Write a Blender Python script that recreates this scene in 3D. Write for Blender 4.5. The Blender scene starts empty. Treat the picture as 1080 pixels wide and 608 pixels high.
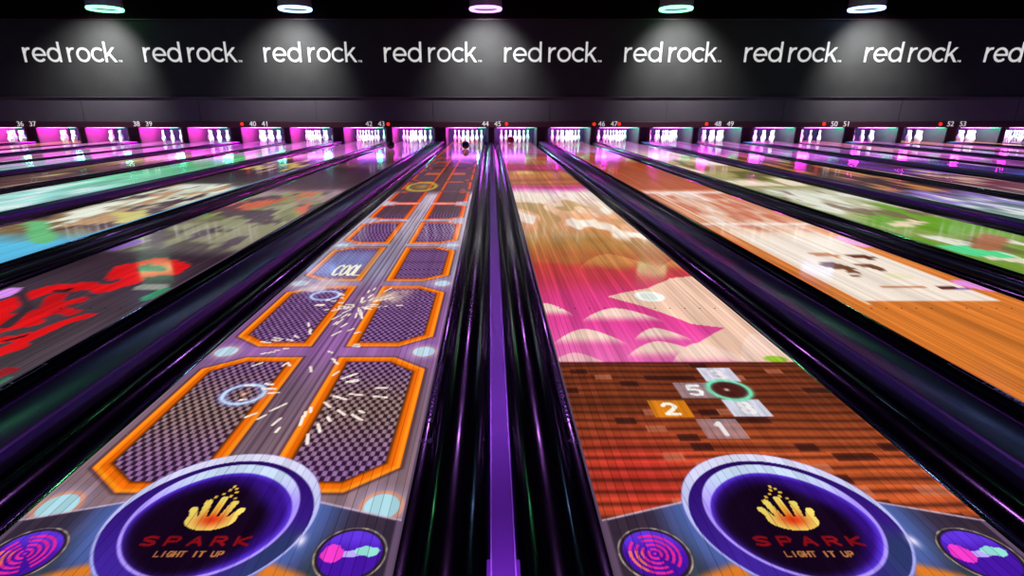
import bpy, bmesh, math, random
import numpy as np
from mathutils import Vector

scene = bpy.context.scene
C = scene.collection

# ------------------------------------------------------------------ camera
CAM_H, PITCH, F = 1.08, math.radians(18.0), 583.0
cam_d = bpy.data.cameras.new('camera')
cam = bpy.data.objects.new('camera', cam_d); C.objects.link(cam)
cam.location = (0, 0, CAM_H)
cam.rotation_euler = (math.radians(90) - PITCH, 0, 0)
cam_d.sensor_width = 36.0
cam_d.lens = F / 1080 * 36.0
cam_d.shift_x = (540 - 517.3) / 1080
cam_d.clip_start = 0.02; cam_d.clip_end = 200
scene.camera = cam

# ------------------------------------------------------------------ world and view
w = bpy.data.worlds.new('world'); scene.world = w; w.use_nodes = True
w.node_tree.nodes['Background'].inputs[0].default_value = (0.35, 0.2, 0.7, 1)
w.node_tree.nodes['Background'].inputs[1].default_value = 0.01
scene.view_settings.view_transform = 'Standard'
scene.view_settings.look = 'None'
scene.view_settings.gamma = 1
scene.view_settings.exposure = 0
scene.view_settings.use_curve_mapping = False

def lamp(name, kind, loc, energy, color, rot=(0, 0, 0), **kw):
    d = bpy.data.lights.new(name, kind); d.energy = energy; d.color = color
    for k, v in kw.items(): setattr(d, k, v)
    o = bpy.data.objects.new(name, d); C.objects.link(o)
    o.location = loc; o.rotation_euler = rot
    return o

# ------------------------------------------------------------------ helpers
def lin(c):
    out = []
    for v in c[:3]:
        v = v / 255.0
        out.append(v / 12.92 if v <= 0.04045 else ((v + 0.055) / 1.055) ** 2.4)
    return tuple(out)

def mat(name, col, rough=0.5, metal=0.0, emit=None, strength=1.0, coat=0.0, noise=0.0, nscale=8.0, spec=0.5):
    m = bpy.data.materials.new(name); m.use_nodes = True
    nt = m.node_tree; b = nt.nodes['Principled BSDF']
    b.inputs['Base Color'].default_value = (*col, 1)
    b.inputs['Roughness'].default_value = rough
    b.inputs['Metallic'].default_value = metal
    b.inputs['Coat Weight'].default_value = coat
    b.inputs['Coat Roughness'].default_value = 0.06
    b.inputs['Specular IOR Level'].default_value = spec
    if emit:
        b.inputs['Emission Color'].default_value = (*emit, 1)
        b.inputs['Emission Strength'].default_value = strength
    if noise:
        tc = nt.nodes.new('ShaderNodeTexCoord')
        n = nt.nodes.new('ShaderNodeTexNoise'); n.inputs['Scale'].default_value = nscale
        n.inputs['Detail'].default_value = 4
        r = nt.nodes.new('ShaderNodeMapRange')
        r.inputs['To Min'].default_value = max(0.02, rough - noise); r.inputs['To Max'].default_value = min(1, rough + noise)
        nt.links.new(tc.outputs['Object'], n.inputs['Vector'])
        nt.links.new(n.outputs['Fac'], r.inputs['Value'])
        nt.links.new(r.outputs['Result'], b.inputs['Roughness'])
        mx = nt.nodes.new('ShaderNodeMixRGB'); mx.blend_type = 'MULTIPLY'; mx.inputs['Fac'].default_value = 0.35
        mx.inputs['Color1'].default_value = (*col, 1)
        nt.links.new(n.outputs['Fac'], mx.inputs['Color2'])
        nt.links.new(mx.outputs['Color'], b.inputs['Base Color'])
    return m

def obj(name, bm, m, parent=None, smooth=False):
    me = bpy.data.meshes.new(name)
    if bm is not None:
        bmesh.ops.recalc_face_normals(bm, faces=bm.faces[:])
        bm.to_mesh(me); bm.free()
    me.materials.append(m)
    if smooth:
        for p in me.polygons: p.use_smooth = True
    o = bpy.data.objects.new(name, me); C.objects.link(o)
    if parent: o.parent = parent
    return o

def thing(name, label, cat, loc=(0, 0, 0), group=None):
    o = bpy.data.objects.new(name, None); C.objects.link(o)
    o.location = loc; o['label'] = label; o['category'] = cat
    if group: o['group'] = group
    return o

def tag(o, label, cat, group=None):
    o['label'] = label; o['category'] = cat
    if group: o['group'] = group
    return o

def struct(o):
    o['kind'] = 'structure'; return o

def bx(bm, x0, x1, y0, y1, z0, z1):
    v = [bm.verts.new(p) for p in ((x0,y0,z0),(x1,y0,z0),(x1,y1,z0),(x0,y1,z0),(x0,y0,z1),(x1,y0,z1),(x1,y1,z1),(x0,y1,z1))]
    for f in ((0,3,2,1),(4,5,6,7),(0,1,5,4),(1,2,6,5),(2,3,7,6),(3,0,4,7)): bm.faces.new([v[i] for i in f])

def box(name, a, m, parent=None, bevel=0.0):
    bm = bmesh.new(); bx(bm, *a)
    if bevel: bmesh.ops.bevel(bm, geom=bm.edges[:], offset=bevel, segments=2, affect='EDGES')
    return obj(name, bm, m, parent)

def extrude_profile(bm, pts, y0, y1, steps=1, close=True):
    """closed (x, z) outline swept along y"""
    rings = []
    for s in range(steps + 1):
        y = y0 + (y1 - y0) * s / steps
        rings.append([bm.verts.new((x, y, z)) for x, z in pts])
    n = len(pts)
    for a, b in zip(rings, rings[1:]):
        for i in range(n):
            j = (i + 1) % n
            bm.faces.new((a[i], a[j], b[j], b[i]))
    bm.faces.new(rings[0]); bm.faces.new(rings[-1][::-1])

def lathe(bm, prof, seg=20, cx=0, cy=0):
    rings = []
    for r, z in prof:
        if r < 1e-6: rings.append([bm.verts.new((cx, cy, z))])
        else: rings.append([bm.verts.new((cx + r*math.cos(2*math.pi*i/seg), cy + r*math.sin(2*math.pi*i/seg), z)) for i in range(seg)])
    for a, b in zip(rings, rings[1:]):
        for i in range(seg):
            j = (i+1) % seg
            if len(a) == 1: bm.faces.new((a[0], b[i], b[j]))
            elif len(b) == 1: bm.faces.new((a[i], b[0], a[j]))
            else: bm.faces.new((a[i], b[i], b[j], a[j]))

def text_mesh(s, size, depth):
    cu = bpy.data.curves.new('text', 'FONT'); cu.body = s; cu.size = size; cu.extrude = depth
    cu.align_x = 'CENTER'; cu.align_y = 'CENTER'
    t = bpy.data.objects.new('text', cu)
    me = bpy.data.meshes.new_from_object(t)
    bpy.data.objects.remove(t); bpy.data.curves.remove(cu)
    return me

# ------------------------------------------------------------------ materials
M = dict(
    black_plastic=mat('black gutter plastic', (0.006, 0.005, 0.010), 0.17, noise=0.05, nscale=3, coat=0.3, spec=0.4),
    cap_blue=mat('dark capping', (0.075, 0.05, 0.14), 0.36, metal=0.5, noise=0.08, nscale=5, coat=0.0),
    cap_purple=mat('purple capping', (0.19, 0.014, 0.46), 0.30, metal=0.4, noise=0.05, nscale=5),
    cap_dark=mat('dark cap strip', (0.02, 0.012, 0.05), 0.35, metal=0.3, noise=0.05, nscale=5),
    bead=mat('pale violet bead', (0.4, 0.2, 0.7), 0.25, metal=0.5),
    edge_purple=mat('purple edge strip', (0.09, 0.012, 0.26), 0.3, metal=0.5),
    black_wall=mat('black painted wall', (0.05, 0.05, 0.05), 0.95, noise=0.03, nscale=2, spec=0.0),
    ceiling=mat('dark ceiling', (0.008, 0.005, 0.006), 0.95, noise=0.03, nscale=2, spec=0.0),
    mask=mat('charcoal masking panel', (0.095, 0.08, 0.10), 0.8, noise=0.05, nscale=1.5),
    board=mat('dark red number board', (0.07, 0.012, 0.03), 0.5, noise=0.05, nscale=3),
    chrome=mat('thin metal trim', (0.35, 0.33, 0.4), 0.3, metal=0.8, noise=0.1, nscale=2),
    letter=mat('backlit white letter', (0.3, 0.3, 0.3), 0.6, emit=(1, 0.99, 0.98), strength=0.58),
    number=mat('lit white numeral', (0.6, 0.6, 0.6), 0.5, emit=(1, 0.85, 0.9), strength=0.45),
    red_lamp=mat('red indicator', (0.3, 0, 0), 0.4, emit=(1, 0.03, 0.01), strength=1.0),
    pin=mat('white pin plastic', (0.85, 0.85, 0.88), 0.25, noise=0.03, nscale=20),
    curtain=mat('dark pit curtain', (0.035, 0.015, 0.10), 0.8, noise=0.05, nscale=12),
    kick=mat('kickback panel', (0.13, 0.06, 0.115), 0.5, noise=0.05, nscale=6),
    deck=mat('pin deck', (0.10, 0.07, 0.09), 0.15, noise=0.04, nscale=6, coat=0.5),
    led_m=mat('magenta tube', (0.2, 0, 0.2), 0.4, emit=(0.9, 0.12, 1.0), strength=3.2),
    led_g=mat('green tube', (0, 0.2, 0.1), 0.4, emit=(0.08, 1.0, 0.45), strength=2.0),
    can=mat('dark lamp drum', (0.3, 0.25, 0.3), 0.4, noise=0.05, nscale=6),
    decal=mat('violet outline decal', (0.10, 0.07, 0.16), 0.4),
    decal_line=mat('violet decal print', (0.30, 0.16, 0.5), 0.4),
    floor=mat('dark floor', (0.02, 0.015, 0.02), 0.5, noise=0.1, nscale=2),
    approach=mat('maple approach', (0.12, 0.06, 0.03), 0.2, noise=0.05, nscale=4, coat=0.5),
    dot=mat('black guide dot', (0.01, 0.01, 0.01), 0.3),
)

# ------------------------------------------------------------------ dimensions
LANE_W, NARROW, WIDE = 1.054, 0.552, 0.716
PAIR = 2*LANE_W + NARROW + WIDE
FOUL, END = 0.85, 20.25
MASK_D = 16.8
def lane_left(n):
    """x of the left edge of lane n; lanes 44|45 share the narrow divider in front of the camera"""
    k = (n - 44) // 2
    return -1.299 + k*PAIR + (0 if n % 2 == 0 else LANE_W + NARROW)
LANES = list(range(35, 56))

# ------------------------------------------------------------------ room
struct(box('floor', (-21, 21, -4, 22, -0.5, -0.4), M['floor']))
struct(box('ceiling', (-21, 21, -4, 22, 4.6, 4.8), M['ceiling']))
struct(box('wall_left', (-21.2, -21, -4, 22, -0.5, 4.8), M['ceiling']))
struct(box('wall_right', (21, 21.2, -4, 22, -0.5, 4.8), M['ceiling']))
struct(box('wall_front', (-21, 21, -4.2, -4, -0.5, 4.8), M['ceiling']))
struct(box('wall_back', (-21, 21, MASK_D, MASK_D+0.12, 1.40, 3.42), M['black_wall']))
struct(box('wall_header', (-21, 21, MASK_D-0.03, MASK_D+0.12, 3.42, 4.6), M['ceiling']))
struct(box('wall_end', (-21, 21, 22, 22.2, -0.5, 4.8), M['ceiling']))
struct(box('trim_1', (-21, 21, MASK_D-0.05, MASK_D-0.03, 3.405, 3.43), M['board']))
struct(box('trim_2', (-21, 21, MASK_D-0.07, MASK_D-0.0, 1.385, 1.40), M['mask']))
struct(box('floor_approach', (-21, 21, -4, FOUL, -0.4, 0.0), M['approach']))

# ------------------------------------------------------------------ picture painting for the lanes (numpy); some mid-lane patches are painted screen reflections
rng = np.random.RandomState(7)
def P(px, py):
    """a spot read off the photograph, as lane coordinates (x, distance)"""
    dl = py - 114.6
    zc = F*1.136/dl
    return ((px - 517.3)*1.136/dl, (zc - 0.334)/0.951)

def vnoise(x, y, sx, sy, seed=0):
    g = np.random.RandomState(seed).rand(64, 64)
    a = x/sx; b = y/sy
    i = np.floor(a).astype(int); j = np.floor(b).astype(int)
    fa = a-i; fb = b-j; fa = fa*fa*(3-2*fa); fb = fb*fb*(3-2*fb)
    G = lambda p, q: g[p % 64, q % 64]
    return (G(i,j)*(1-fa)+G(i+1,j)*fa)*(1-fb)+(G(i,j+1)*(1-fa)+G(i+1,j+1)*fa)*fb
def fbm(x, y, sx, sy, seed=0):
    return 0.55*vnoise(x,y,sx,sy,seed)+0.3*vnoise(x,y,sx/2.1,sy/2.1,seed+1)+0.15*vnoise(x,y,sx/4.3,sy/4.3,seed+2)
def sm(e0, e1, v):
    t = np.clip((v-e0)/(e1-e0), 0, 1); return t*t*(3-2*t)
def seg(x, y, ax, ay, bx_, by_):
    dx, dy = bx_-ax, by_-ay; L = dx*dx+dy*dy+1e-12
    t = np.clip(((x-ax)*dx+(y-ay)*dy)/L, 0, 1)
    return np.hypot(x-ax-t*dx, y-ay-t*dy)
def polyd(x, y, pts):
    d = np.full_like(x, 9.0)
    for a, b in zip(pts, pts[1:]): d = np.minimum(d, seg(x, y, *a, *b))
    return d
class Pic:
    def __init__(s, x, y): s.x, s.y = x, y; s.c = np.zeros(x.shape+(3,))
    def put(s, mask, col):
        """blend an sRGB colour (0-255) in where mask is 1"""
        col = np.asarray(col, float)
        s.c = s.c*(1-mask[..., None]) + col*mask[..., None]
    def mul(s, f): s.c = s.c*f[..., None]
    def bands(s, stops, wob=0.0, seed=3):
        d = s.y + wob*(fbm(s.x, s.y, 0.5, 0.9, seed)-0.5)*2
        ds = [t[0] for t in stops]
        for k in range(3): s.c[..., k] = np.interp(d, ds, [t[1][k] for t in stops])

GL = {'S':[[(1,.9),(.7,1),(.3,1),(0,.85),(.1,.6),(.9,.4),(1,.15),(.7,0),(.3,0),(0,.1)]],
 'P':[[(0,0),(0,1),(.8,1),(1,.75),(.8,.45),(0,.45)]], 'A':[[(0,0),(.5,1),(1,0)],[(.2,.35),(.8,.35)]],
 'R':[[(0,0),(0,1),(.8,1),(1,.75),(.8,.5),(0,.5)],[(.5,.5),(1,0)]], 'K':[[(0,0),(0,1)],[(1,1),(0,.45),(1,0)]],
 'L':[[(0,1),(0,0),(1,0)]], 'I':[[(.5,0),(.5,1)]], 'G':[[(1,.85),(.6,1),(.2,.9),(0,.5),(.2,.1),(.6,0),(1,.15),(1,.45),(.6,.45)]],
 'H':[[(0,0),(0,1)],[(1,0),(1,1)],[(0,.5),(1,.5)]], 'T':[[(0,1),(1,1)],[(.5,0),(.5,1)]], 'U':[[(0,1),(0,.2),(.3,0),(.7,0),(1,.2),(1,1)]],
 'C':[[(1,.85),(.6,1),(.2,.9),(0,.5),(.2,.1),(.6,0),(1,.15)]], 'O':[[(.5,1),(.1,.8),(0,.5),(.1,.2),(.5,0),(.9,.2),(1,.5),(.9,.8),(.5,1)]],
 '2':[[(0,.8),(.3,1),(.8,.95),(1,.7),(.8,.5),(0,0),(1,0)]], '5':[[(1,1),(.1,1),(0,.55),(.6,.6),(1,.35),(.8,.05),(.3,0),(0,.1)]],
 '8':[[(.5,.52),(.1,.7),(.2,.95),(.5,1),(.8,.95),(.9,.7),(.5,.52),(.05,.3),(.15,.05),(.5,0),(.85,.05),(.95,.3),(.5,.52)]],
 '3':[[(0,.9),(.4,1),(.9,.85),(.8,.6),(.4,.52),(.9,.4),(1,.15),(.5,0),(0,.1)]], '1':[[(.25,.8),(.55,1),(.55,0)]], ' ':[]}
def write(p, s, x0, x1, y0, y1, th, col, gap=0.3, a=1.0):
    n = len(s); cw = (x1-x0)/(n+(n-1)*gap)
    m0 = (p.x > x0-.03)&(p.x < x1+.03)&(p.y > y0-.03)&(p.y < y1+.03)
    if not m0.any(): return
    xs, ys = p.x[m0], p.y[m0]; d = np.full(xs.shape, 9.0)
    for i, ch in enumerate(s):
        ox = x0+i*cw*(1+gap)
        for pl in GL[ch]:
            pts = [(ox+u*cw, y0+v*(y1-y0)) for u, v in pl]
            d = np.minimum(d, polyd(xs, ys, pts))
    m = np.zeros(p.x.shape); m[m0] = (1-sm(th*.6, th*1.2, d))*a
    p.put(m, col)

def emblem(p, xc, spiral_left=True):
    """round start emblem with the hand logo and the two side dials"""
    x = p.x-xc; y = p.y; cy = 1.272
    ax = np.abs(x)
    # dashboard panel
    line = np.where(ax < 0.28, 1.325, 1.325-(ax-0.28)*0.075/0.245)
    m = 1-sm(line-0.004, line+0.002, y)
    p.put(m*0.96, (50, 40, 58))
    glow = np.exp(-((np.hypot(x, y-cy)-0.29)/0.07)**2)*m
    p.put(glow*0.8, (85, 115, 195))
    teal = m*sm(0.28, 0.36, ax)*(1-sm(0.36, 0.46, ax))*(1-sm(1.10, 1.22, y))
    p.put(teal*0.5, (45, 95, 90))
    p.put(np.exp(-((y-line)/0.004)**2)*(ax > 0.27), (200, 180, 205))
    side = m*(ax > 0.511); p.put(side*0.8, (110, 85, 115))
    # orange wedges under the ring
    wd = m*(1-sm(1.075, 1.11, y + (ax-0.24)*0.40))*sm(0.18, 0.22, ax)*(1-sm(0.34, 0.37, ax + (y-1.0)*0.4))
    p.put(wd, (225, 125, 40))
    # disc and rings
    r = np.hypot(x, y-cy); th = np.arctan2(y-cy, x)
    ins = 1-sm(0.283, 0.289, r)
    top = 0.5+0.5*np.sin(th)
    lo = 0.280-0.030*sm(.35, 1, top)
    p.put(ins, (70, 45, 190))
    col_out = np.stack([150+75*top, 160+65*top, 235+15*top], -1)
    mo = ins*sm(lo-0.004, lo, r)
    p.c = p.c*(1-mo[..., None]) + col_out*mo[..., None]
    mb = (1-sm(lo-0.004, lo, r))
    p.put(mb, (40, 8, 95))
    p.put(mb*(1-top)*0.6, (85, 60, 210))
    p.put(mb*sm(0.05, .2, x)*(1-sm(1.16, 1.27, y))*.75, (38, 62, 92))
    rt = 0.226; wth = 0.004+0.032*sm(0.35, 1.0, top)
    mr = 1-sm(rt, rt+0.005, r)
    p.put(mr, (175, 150, 255))
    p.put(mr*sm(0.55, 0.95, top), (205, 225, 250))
    mi = 1-sm(rt-wth-0.006, rt-wth, r)
    p.put(mi, (95, 55, 230))
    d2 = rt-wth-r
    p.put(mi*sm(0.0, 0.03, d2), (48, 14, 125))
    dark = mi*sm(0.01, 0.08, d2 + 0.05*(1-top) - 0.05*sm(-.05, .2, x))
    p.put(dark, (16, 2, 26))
    p.put(mi*sm(0.04, 0.16, x)*sm(1.28, 1.36, y)*0.55, (60, 25, 150))
    # right edge glint
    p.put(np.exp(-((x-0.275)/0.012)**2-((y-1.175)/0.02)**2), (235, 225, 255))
    # hand: palm arc with five flame fingers
    hx, hy = x, (y-1.255)
    palm = ((hx/0.070)**2+((hy+0.0)/0.043)**2 < 1)
    hand = palm & (hy < 0.012)
    for fx, fl, tilt in ((-0.058, 0.040, -0.010), (-0.032, 0.070, -0.008), (-0.002, 0.083, 0.0), (0.028, 0.066, 0.008), (0.056, 0.036, 0.012)):
        hand = hand | (seg(hx, hy, fx*0.85, -0.005, fx+tilt, fl) < 0.0105)
    hm = hand.astype(float)
    p.put(hm, (250, 225, 110))
    p.put(hm*np.exp(-((hx-0.002)/0.04)**2-((hy-0.000)/0.030)**2), (225, 50, 15))
    p.put(hm*0.5*np.exp(-((hx)/0.03)**2-((hy-0.04)/0.03)**2), (240, 150, 30))
    for sx, sy in ((-0.03,.092),(-0.012,.104),(0.012,.094),(0.022,.112),(-0.002,.122),(0.004,.138),(0.03,.086),(-0.045,.075),(0.016,.128)):
        p.put(((np.abs(hx-sx) < 0.0045)&(np.abs(hy-sy) < 0.005)).astype(float), (235, 185, 70))
    write(p, 'SPARK', xc-0.138, xc+0.138, 1.160, 1.188, 0.0048, (135, 12, 20), gap=0.95)
    write(p, 'LIGHT IT UP', xc-0.082, xc+0.090, 1.121, 1.138, 0.0026, (190, 120, 70), gap=0.45)
    # dials
    for sgn in (-1, 1):
        cx = 0.415*sgn; q = np.hypot(x-cx, y-1.130)
        p.put(1-sm(0.093, 0.097, q), (38, 28, 40))
        ring = np.exp(-((q-0.091)/0.0025)**2)
        p.put(ring*(0.35+0.6*vnoise(np.arctan2(y-1.13, x-cx)*6, q*0, 1, 1, 5)), (225, 205, 190))
        mi = 1-sm(0.078, 0.083, q)
        p.put(mi, (70, 20, 165))
        p.put(mi*sm(1.12, 1.19, y)*0.8, (105, 60, 240))
        if sgn < 0:
            rr = 0.5+0.5*np.cos(q*2*math.pi/0.0155)
            aa = np.arctan2(y-1.130, x-cx)
            arc = mi*(q < 0.066)*sm(0.35, 0.7, rr)*(np.abs(np.sin(aa*1.0+0.9)) > 0.18)
            p.put(arc*0.95, (240, 40, 150))
            p.put(arc*(x-cx < -0.03)*(y < 1.14)*0.8, (250, 130, 80))
        else:
            b1 = ((x-cx+0.045)/0.028)**2+((y-1.128)/0.030)**2 + 0.9*(vnoise(x, y, .015, .015, 9)-.5)
            b2 = ((x-cx-0.038)/0.032)**2+((y-1.140)/0.018)**2 + 0.9*(vnoise(x, y, .015, .015, 11)-.5)
            b3 = ((x-cx)/0.045)**2+((y-1.130)/0.010)**2 + 0.9*(vnoise(x, y, .015, .015, 13)-.5)
            p.put((b3 < 1)*mi, (185, 170, 250))
            p.put((b1 < 1)*mi, (245, 60, 205))
            p.put((b2 < 1)*mi, (150, 225, 215))

def pic44(p):
    xc = lane_left(44)+LANE_W/2
    x, y = p.x-xc, p.y; a = np.abs(x)
    near = 1-sm(5.8, 7.6, y)
    p.bands([(0.8,(120,96,112)),(1.4,(140,112,122)),(2.0,(128,100,122)),(2.4,(150,98,165)),(3.2,(140,100,150)),(3.6,(150,140,170)),(4.4,(165,150,175)),(5.6,(185,170,190)),(7.2,(205,185,205)),(7.7,(90,62,70)),(9,(80,50,52)),(13,(95,55,50)),(16,(120,60,110)),(19,(120,60,130))], 0.04)  # pale middle stretch: reflected screen light painted into the picture
    p.mul(0.85+0.35*fbm(p.x, y, 0.05, 0.6, 31))
    # centre strip seams
    for s in (-0.035, 0.0, 0.05):
        p.put(np.exp(-((x-s)/0.006)**2)*0.5*near, (60, 44, 60))
    ph = (y-1.306) % 1.057
    be = np.minimum(ph-0.06, 0.995-ph)
    cd = ((0.487-a)*0.12+be*0.15-0.12*0.15)/0.192
    d = np.minimum(np.minimum(np.minimum(a-0.083, 0.487-a), be), cd)
    ins = sm(-0.002, 0.002, d)
    # shadow line drawn round the frame
    p.put(np.exp(-((d+0.006)/0.007)**2)*0.6, (70, 35, 30))
    core = sm(0.050, 0.054, d)
    u = x/0.032; v = y/0.052
    lat = 0.5+0.5*np.cos(2*math.pi*u)*np.cos(2*math.pi*v)
    lat = sm(0.36, 0.66, lat)
    brown = np.exp(-((y-1.85)/0.28)**2)
    la = np.stack([150+12*brown, 108+24*brown, 168-38*brown], -1)
    da = np.stack([50+0*y, 22+10*brown, 58-25*brown], -1)
    cc = la*lat[..., None]+da*(1-lat)[..., None]
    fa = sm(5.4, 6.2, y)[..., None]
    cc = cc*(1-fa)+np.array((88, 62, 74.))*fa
    fr = ins*(1-core)
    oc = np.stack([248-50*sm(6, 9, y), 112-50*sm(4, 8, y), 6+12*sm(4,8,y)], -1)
    edge = np.exp(-((d-0.052)/0.010)**2)
    oc = oc*(1-0.62*edge[..., None])
    lit = np.exp(-((d-0.010)/0.008)**2)
    oc = oc+lit[..., None]*np.array((10, 40, 20.))
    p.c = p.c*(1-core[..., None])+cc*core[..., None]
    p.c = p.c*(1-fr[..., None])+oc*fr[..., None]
    # pale lamps between the panels
    for k in range(4):
        for s in (-1, 1):
            cy_ = 1.306+1.057*k; q = np.hypot(x-s*0.462, (y-cy_)*0.95)
            p.put(np.exp(-((q-0.058)/0.008)**2)*(0.9 if k == 0 else 0.45), (245, 130, 60))
            p.put(1-sm(0.048, 0.055, q), (195, 235, 235) if k else (165, 235, 225))
            p.put((1-sm(0.05, 0.11, q))*0.35, (190, 190, 240))
    # blue haze over the third left panel, smoke puffs
    p.put(np.exp(-((x+0.27)/0.20)**4-((y-3.95)/0.36)**4)*0.62, (140, 165, 225))
    for px, py, rx, ry, c_ in ((404,316,.10,.10,(215,185,170)),(420,310,.08,.09,(200,170,165)),(347,298,.16,.10,(215,190,200)),(332,305,.10,.08,(225,205,220))):
        X, Y = P(px, py)
        n = fbm(p.x, y, .05, .08, 77)
        p.put(np.clip(np.exp(-((p.x-X)/rx)**2-((y-Y)/ry)**2)*1.5*(n*1.5-.1), 0, .9), c_)
    # glowing blue rings
    for px, py, r in ((257, 416, 0.078), (343, 312, 0.082)):
        X, Y = P(px, py); q = np.hypot(p.x-X, (y-Y))
        p.put(np.exp(-((q-r)/0.022)**2)*0.55, (130, 120, 240))
        p.put(np.exp(-((q-r)/0.010)**2), (205, 235, 255))
    X, Y = P(257, 416); p.put(np.exp(-((np.hypot(p.x-X, y-Y))/0.012)**2), (255, 190, 150))
    # spark dashes
    R = random.Random(9)
    for (px, py), n, r0, r1, L in (((379,322), 54, .03, .22, .07), ((330,412), 34, .10, .26, .06), ((330,365), 22, .10, .24, .06)):
        X, Y = P(px, py)
        for _ in range(n):
            th = R.uniform(0, 2*math.pi); r = R.uniform(r0, r1); l = R.uniform(.3, 1)*L
            ax_, ay_ = X+math.cos(th)*r, Y+math.sin(th)*r*1.3
            bx_, by_ = ax_+math.cos(th)*l, ay_+math.sin(th)*l*1.2
            m0 = (np.abs(p.x-ax_) < .15)&(np.abs(y-ay_) < .15)
            if not m0.any(): continue
            m = np.zeros(y.shape); m[m0] = 1-sm(.0045, .0075, seg(p.x[m0], y[m0], ax_, ay_, bx_, by_))
            p.put(m, (255, 238, 225))
    write(p, 'COOL', -1.09, -.90, 3.60, 3.86, .011, (250, 246, 220), gap=.22)
    X, Y = P(445, 197); q = np.hypot((p.x-X), (y-Y)*0.45)
    p.put(np.exp(-((q-0.20)/0.03)**2)*0.9, (220, 195, 50))
    p.put(np.exp(-(q/0.12)**2)*0.7, (200, 160, 70))
    # far end tints
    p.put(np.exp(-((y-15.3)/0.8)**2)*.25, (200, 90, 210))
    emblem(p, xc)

def pic45(p):
    xc = lane_left(45)+LANE_W/2
    x, y = p.x, p.y
    # painted wooden floor with cross planks
    w_ = y + 0.012*(vnoise(x, y, .25, .1, 8)-.5)
    k = np.floor(w_/0.056); f = w_/0.056-k
    tone = 0.70+0.32*vnoise(k*1.37, x*1.6+k*3.1, 1, 1, 21)
    base = np.stack([175*tone, 78*tone, 38*tone], -1)
    red = np.clip(np.exp(-((x-0.45)/0.25)**2-((y-1.45)/0.22)**2)*.8, 0, 1)[..., None]
    base = base*(1-red)+np.stack([190*tone, 42*tone, 38*tone], -1)*red
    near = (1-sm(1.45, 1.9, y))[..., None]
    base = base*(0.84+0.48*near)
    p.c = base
    p.put((np.exp(-((f-0.5)/0.20)**2))*0.62, (50, 18, 14))
    blk = np.random.RandomState(44).rand(64, 64)[np.floor(x/0.07+k*0.37).astype(int) % 64, k.astype(int) % 64]
    p.put(((blk > 0.92)*(1-sm(.25, .5, np.abs(f-.55))))*0.55, (215, 130, 100))
    p.put(((blk < 0.09)*(1-sm(.3, .5, np.abs(f-.5))))*0.7, (45, 18, 16))
    # landscape further up the lane
    far = sm(2.244, 2.252, y)
    q = Pic(x, y)
    q.bands([(2.2,(235,110,180)),(2.7,(230,70,155)),(3.2,(222,62,130)),(3.5,(205,60,85)),(3.9,(200,70,60)),(4.15,(190,95,58)),(4.5,(185,130,70)),(5.0,(205,140,85)),(5.6,(238,170,125)),(6.3,(240,205,175)),(7.3,(250,225,225)),(7.7,(235,170,205)),(8.0,(215,70,150)),(8.4,(195,110,75)),(9.3,(205,125,70)),(9.9,(190,130,70)),(10.3,(190,70,95)),(11.2,(190,75,95)),(11.8,(190,125,70)),(13.0,(190,90,80)),(14,(160,70,80)),(15,(170,90,150)),(17,(150,90,110)),(20,(120,60,110))], 0.16)
    cl = fbm(x, y, .30, .8, 83); up = sm(4.4, 4.9, y)*(1-sm(7.4, 7.7, y))
    q.put(up*sm(.50, .58, cl), (252, 232, 215)); q.put(up*(1-sm(.34, .42, cl))*.75, (185, 150, 95))  # cream and brown patches, partly screen reflections painted into the landscape
    q.put(sm(3.75, 3.9, y+.5*(cl-.5))*(1-sm(4.6, 4.8, y+.4*(cl-.5)))*.55*(0.4+0.6*sm(.4, .6, fbm(x, y, .4, .25, 84))), (175, 125, 60))
    poly = [P(*t) for t in ((640,313),(684,304),(706,294),(745,290),(850,384),(775,381),(733,364),(762,346),(728,342),(700,330))]
    ins_ = np.zeros(x.shape, bool)
    xw = x+.03*(vnoise(x, y, .09, .12, 14)-.5)
    for (xa, ya), (xb, yb) in zip(poly, poly[1:]+poly[:1]):
        cr = (ya > y) != (yb > y)
        ins_ ^= cr & (xw < (xb-xa)*(y-ya)/(yb-ya+1e-9)+xa)
    q.put(ins_.astype(float), (243, 200, 176))
    def mound(px, ytop, ybase, hw, col=(248, 212, 196), k=1.0):
        X, D1 = P(px, ytop); _, D0 = P(px, ybase); W = hw*1.136/(ybase-114.6)
        t = (x-X)/W
        top = D0+(D1-D0)*np.clip(1-np.abs(t)**1.6, 0, 1)
        body = (np.abs(t) < 1)*(1-sm(top-0.01, top+.004, y))*sm(D0-(D1-D0)*.25, D0+(D1-D0)*.45, y)
        q.put(body*k, col)
    mound(795, 352, 384, 50); mound(690, 346, 358, 30); mound(735, 362, 384, 46)
    mound(575, 320, 332, 26); mound(648, 325, 338, 42); mound(616, 347, 362, 38); mound(694, 360, 376, 44); mound(606, 372, 386, 34, k=.7)
    mound(640, 268, 282, 40, (215, 150, 85), .7); mound(720, 272, 284, 40, (220, 150, 90), .7)
    X, Y = P(553, 182); q.put(np.exp(-((x-X)/.16)**2-((y-Y)/.3)**2), (250, 205, 130))
    X, Y = P(685, 313); qq = np.hypot((x-X)/.095, (y-Y)/.10)
    q.put(1-sm(.9, 1.0, qq), (250, 252, 245)); q.put((1-sm(.55, .65, qq))*0.35, (190, 205, 190))  # pale disc is a lamp reflection painted into the picture
    # little leaf at the edge
    X, Y = P(818, 379); q.put(1-sm(.7, 1, np.hypot((x-X)/.06, (y-Y)/.04)), (150, 195, 50))
    n = 0.82+0.36*fbm(x, y, 0.03, 0.9, 61)
    q.mul(n)
    stripe = 0.5+0.5*np.sin(2*math.pi*y/0.13+x*2)
    q.mul(1-0.18*stripe*sm(7.8, 8.6, y))
    p.c = p.c*(1-far[..., None])+q.c*far[..., None]
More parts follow.
